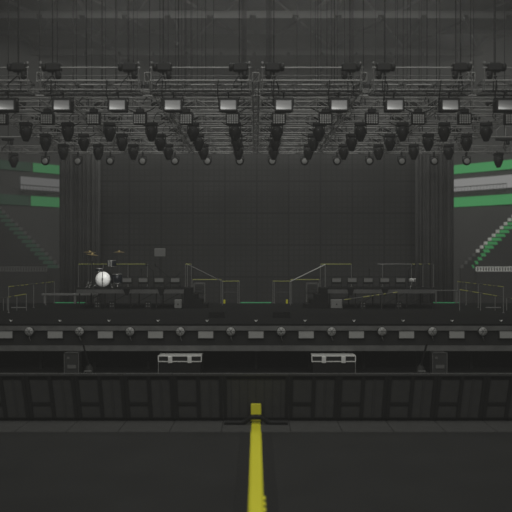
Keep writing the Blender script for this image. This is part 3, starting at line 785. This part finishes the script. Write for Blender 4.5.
# ------------------------------------------------------------------ crowd barrier
BY = 20.7; TY = 20.15; BT = Zz(374, TY)
cell = 24.1*BY/F*1.0
def barrier(x0, cells, label, centre=False):
    w = cells if centre else cell*2
    t = thing('crowd_barrier', label, 'barrier', (x0 + w/2, BY, 0), 'crowd barrier sections in front of the stage')
    lean = TY - BY
    def s(x, f, d=0): return (x, lean*f + d, BT*f)     # point on the leaning face
    def slab(xa, xb, fa, fb, d, th, name, m):
        vs = [s(xa, fa, d), s(xb, fa, d), s(xb, fb, d), s(xa, fb, d), s(xa, fa, d+th), s(xb, fa, d+th), s(xb, fb, d+th), s(xa, fb, d+th)]
        MB().add(vs, [(0,1,2,3),(4,7,6,5),(0,4,5,1),(1,5,6,2),(2,6,7,3),(3,7,4,0)]).build(name, m, t)
    h = w/2
    slab(-h+.01, h-.01, .03, .97, .03, .02, 'sheet', 'barrier')
    px = [-h+.055, h-.055] if centre else [-h+.055, 0, h-.055]
    for x in px: slab(x-.05, x+.05, 0, 1, -.03, .06, 'post', 'frame')
    slab(-h+.005, h-.005, .965, 1.01, -.06, .14, 'top_rail', 'plate')
    slab(-h+.005, h-.005, .90, .965, -.02, .04, 'upper_rail', 'black')
    slab(-h+.005, h-.005, 0, .07, -.03, .05, 'bottom_rail', 'black')
    if not centre:
        slab(-h, 0, .34, .40, -.02, .04, 'middle_rail', 'frame')
        slab(h*.42, h*.52, .07, .9, .005, .02, 'stiffener', 'conc')
    else:
        for k in range(1, 8): slab(-h+w*k/8-.012, -h+w*k/8+.012, .07, .9, .005, .02, 'stiffener', 'conc')
    MB().box(-h+.01, h-.01, -1.35, -.1, 0, .025).build('foot_plate', 'plate', t)
    MB().tube((0, .05, BT*.8+.0), (0, .75, .02), .025).build('back_brace', 'black', t)
CW = 66.5*BY/F*.98
nb = 6
for side, sg in (('left', -1), ('right', 1)):
    for k in range(nb):
        x0 = CW/2 + k*cell*2
        if sg < 0: x0 = -x0 - cell*2
        barrier(x0, 2, 'dark crowd barrier section, %s %s of the centre panel' % (['first', 'second', 'third', 'fourth', 'fifth', 'sixth'][k], side))
barrier(-CW/2, CW, 'plain centre section of the crowd barrier behind the yellow strip', True)

# ------------------------------------------------------------------ yellow cable ramp
t = thing('cable_ramp', 'yellow cable ramp running along the floor towards the stage', 'cable ramp', (0, 12, 0))
y0, y1 = -3.0, BY - 1.0 - 12 + .85
mb = MB()
prof = [(-.15, 0.012), (-.11, .045), (.11, .045), (.15, .012)]
mb.add([(x, y0, z) for x, z in prof] + [(x, y1, z) for x, z in prof], [(0, 1, 2, 3), (4, 7, 6, 5), (0, 4, 5, 1), (1, 5, 6, 2), (2, 6, 7, 3), (3, 7, 4, 0)])
mb.build('lid', 'yellow', t)
tth = MB()
for k in range(14): 
    yy = -2.2 + k*.32
    tth.box(.14, .19, yy, yy+.16, .012, .03)
tth.build('connector_teeth', 'yellow', t)
o = MB().cbox(-.42, .42, 9, BY-1.4, 0, .012, .003).build('rubber_mat', 'mat'); tag(o, 'dark rubber mat under the yellow cable ramp', 'mat')
# yellow upright guard on the barrier
v0 = P(255.3, 416.5, BY-.32)
t = thing('yellow_guard', 'short yellow upright guard at the foot of the centre barrier', 'guard', (X(255.6, BY-.3), BY-.3, 0))
MB().cbox(-.15, .15, -.03, .05, 0.03, Zz(403.5, BY-.3), .02).build('upright', 'yellow', t)
MB().box(-.18, .18, -.08, .1, 0.0255, .05).build('base', 'black', t)
# black cable humping over the ramp
pts = []
for i in range(25):
    x = -.9 + 1.8*i/24; pts.append((x, BY-.55, .08 + .16*math.exp(-(x/.28)**4)))
tag(MB().path(pts, .075, 8).build('floor_cable', 'black'), 'thick black cable crossing over the yellow strip at the barrier', 'cable')

# ------------------------------------------------------------------ lights
def area(name, loc, rot, sx, sy, p):
    l = bpy.data.lights.new(name, 'AREA'); l.shape = 'RECTANGLE'; l.size = sx; l.size_y = sy; l.energy = p; l.color = (1, 1, .965)
    o = bpy.data.objects.new(name, l); o.location = loc; o.rotation_euler = rot; C.objects.link(o)
area('front_fill_light', (0, -4, E+13), (math.radians(62), 0, 0), 26, 6, 2300)  # added fill from behind the camera, not a lamp of the arena
area('house_lamp_mid', (0, 14, E+16.5), (math.radians(25), 0, 0), 26, 8, 1700)
area('house_lamp_stage', (0, 32, E+16), (math.radians(8), 0, 0), 24, 8, 1500)
area('house_lamp_rear', (0, 43, E+16.4), (math.radians(40), 0, 0), 26, 4, 1300)
area('right_stand_lamp', (13, 42, E+13), (Vector((18, 54, E+1)) - Vector((13, 42, E+13))).to_track_quat('-Z', 'Y').to_euler(), 4, 2, 260)
sl_ = bpy.data.lights.new('drum_spot', 'SPOT'); sl_.energy = 3600; sl_.spot_size = math.radians(4.4); sl_.spot_blend = .5; sl_.shadow_soft_size = .05
so = bpy.data.objects.new('drum_spot', sl_); C.objects.link(so); so.location = (X(104, 25.6), 25.6, E+4.5)
so.rotation_euler = (Vector((X(102.5, 33.3), 33.3, RT+.42)) - so.location).to_track_quat('-Z', 'Y').to_euler()
w = bpy.data.worlds.new('w'); S.world = w; w.use_nodes = True
nt = w.node_tree; bg = nt.nodes['Background']; bg.inputs['Color'].default_value = (.5, .5, .48, 1); bg.inputs['Strength'].default_value = .0
vs = nt.nodes.new('ShaderNodeVolumeScatter'); vs.inputs['Density'].default_value = .0023; vs.inputs['Anisotropy'].default_value = .1
vs.inputs['Color'].default_value = (1, 1, .97, 1)
nt.links.new(vs.outputs[0], nt.nodes['World Output'].inputs['Volume'])

# ------------------------------------------------------------------ camera
cam = bpy.data.cameras.new('camera'); co = bpy.data.objects.new('camera', cam); C.objects.link(co)
co.location = (0, 0, E); co.rotation_euler = (PI/2, 0, 0)
cam.sensor_width = 36; cam.lens = 50; cam.clip_end = 200
cam.dof.use_dof = True; cam.dof.focus_distance = 29; cam.dof.aperture_fstop = .4
S.camera = co
vsn = S.view_settings; vsn.view_transform = 'Standard'; vsn.look = 'None'; vsn.gamma = 1; vsn.use_curve_mapping = False; vsn.exposure = 0
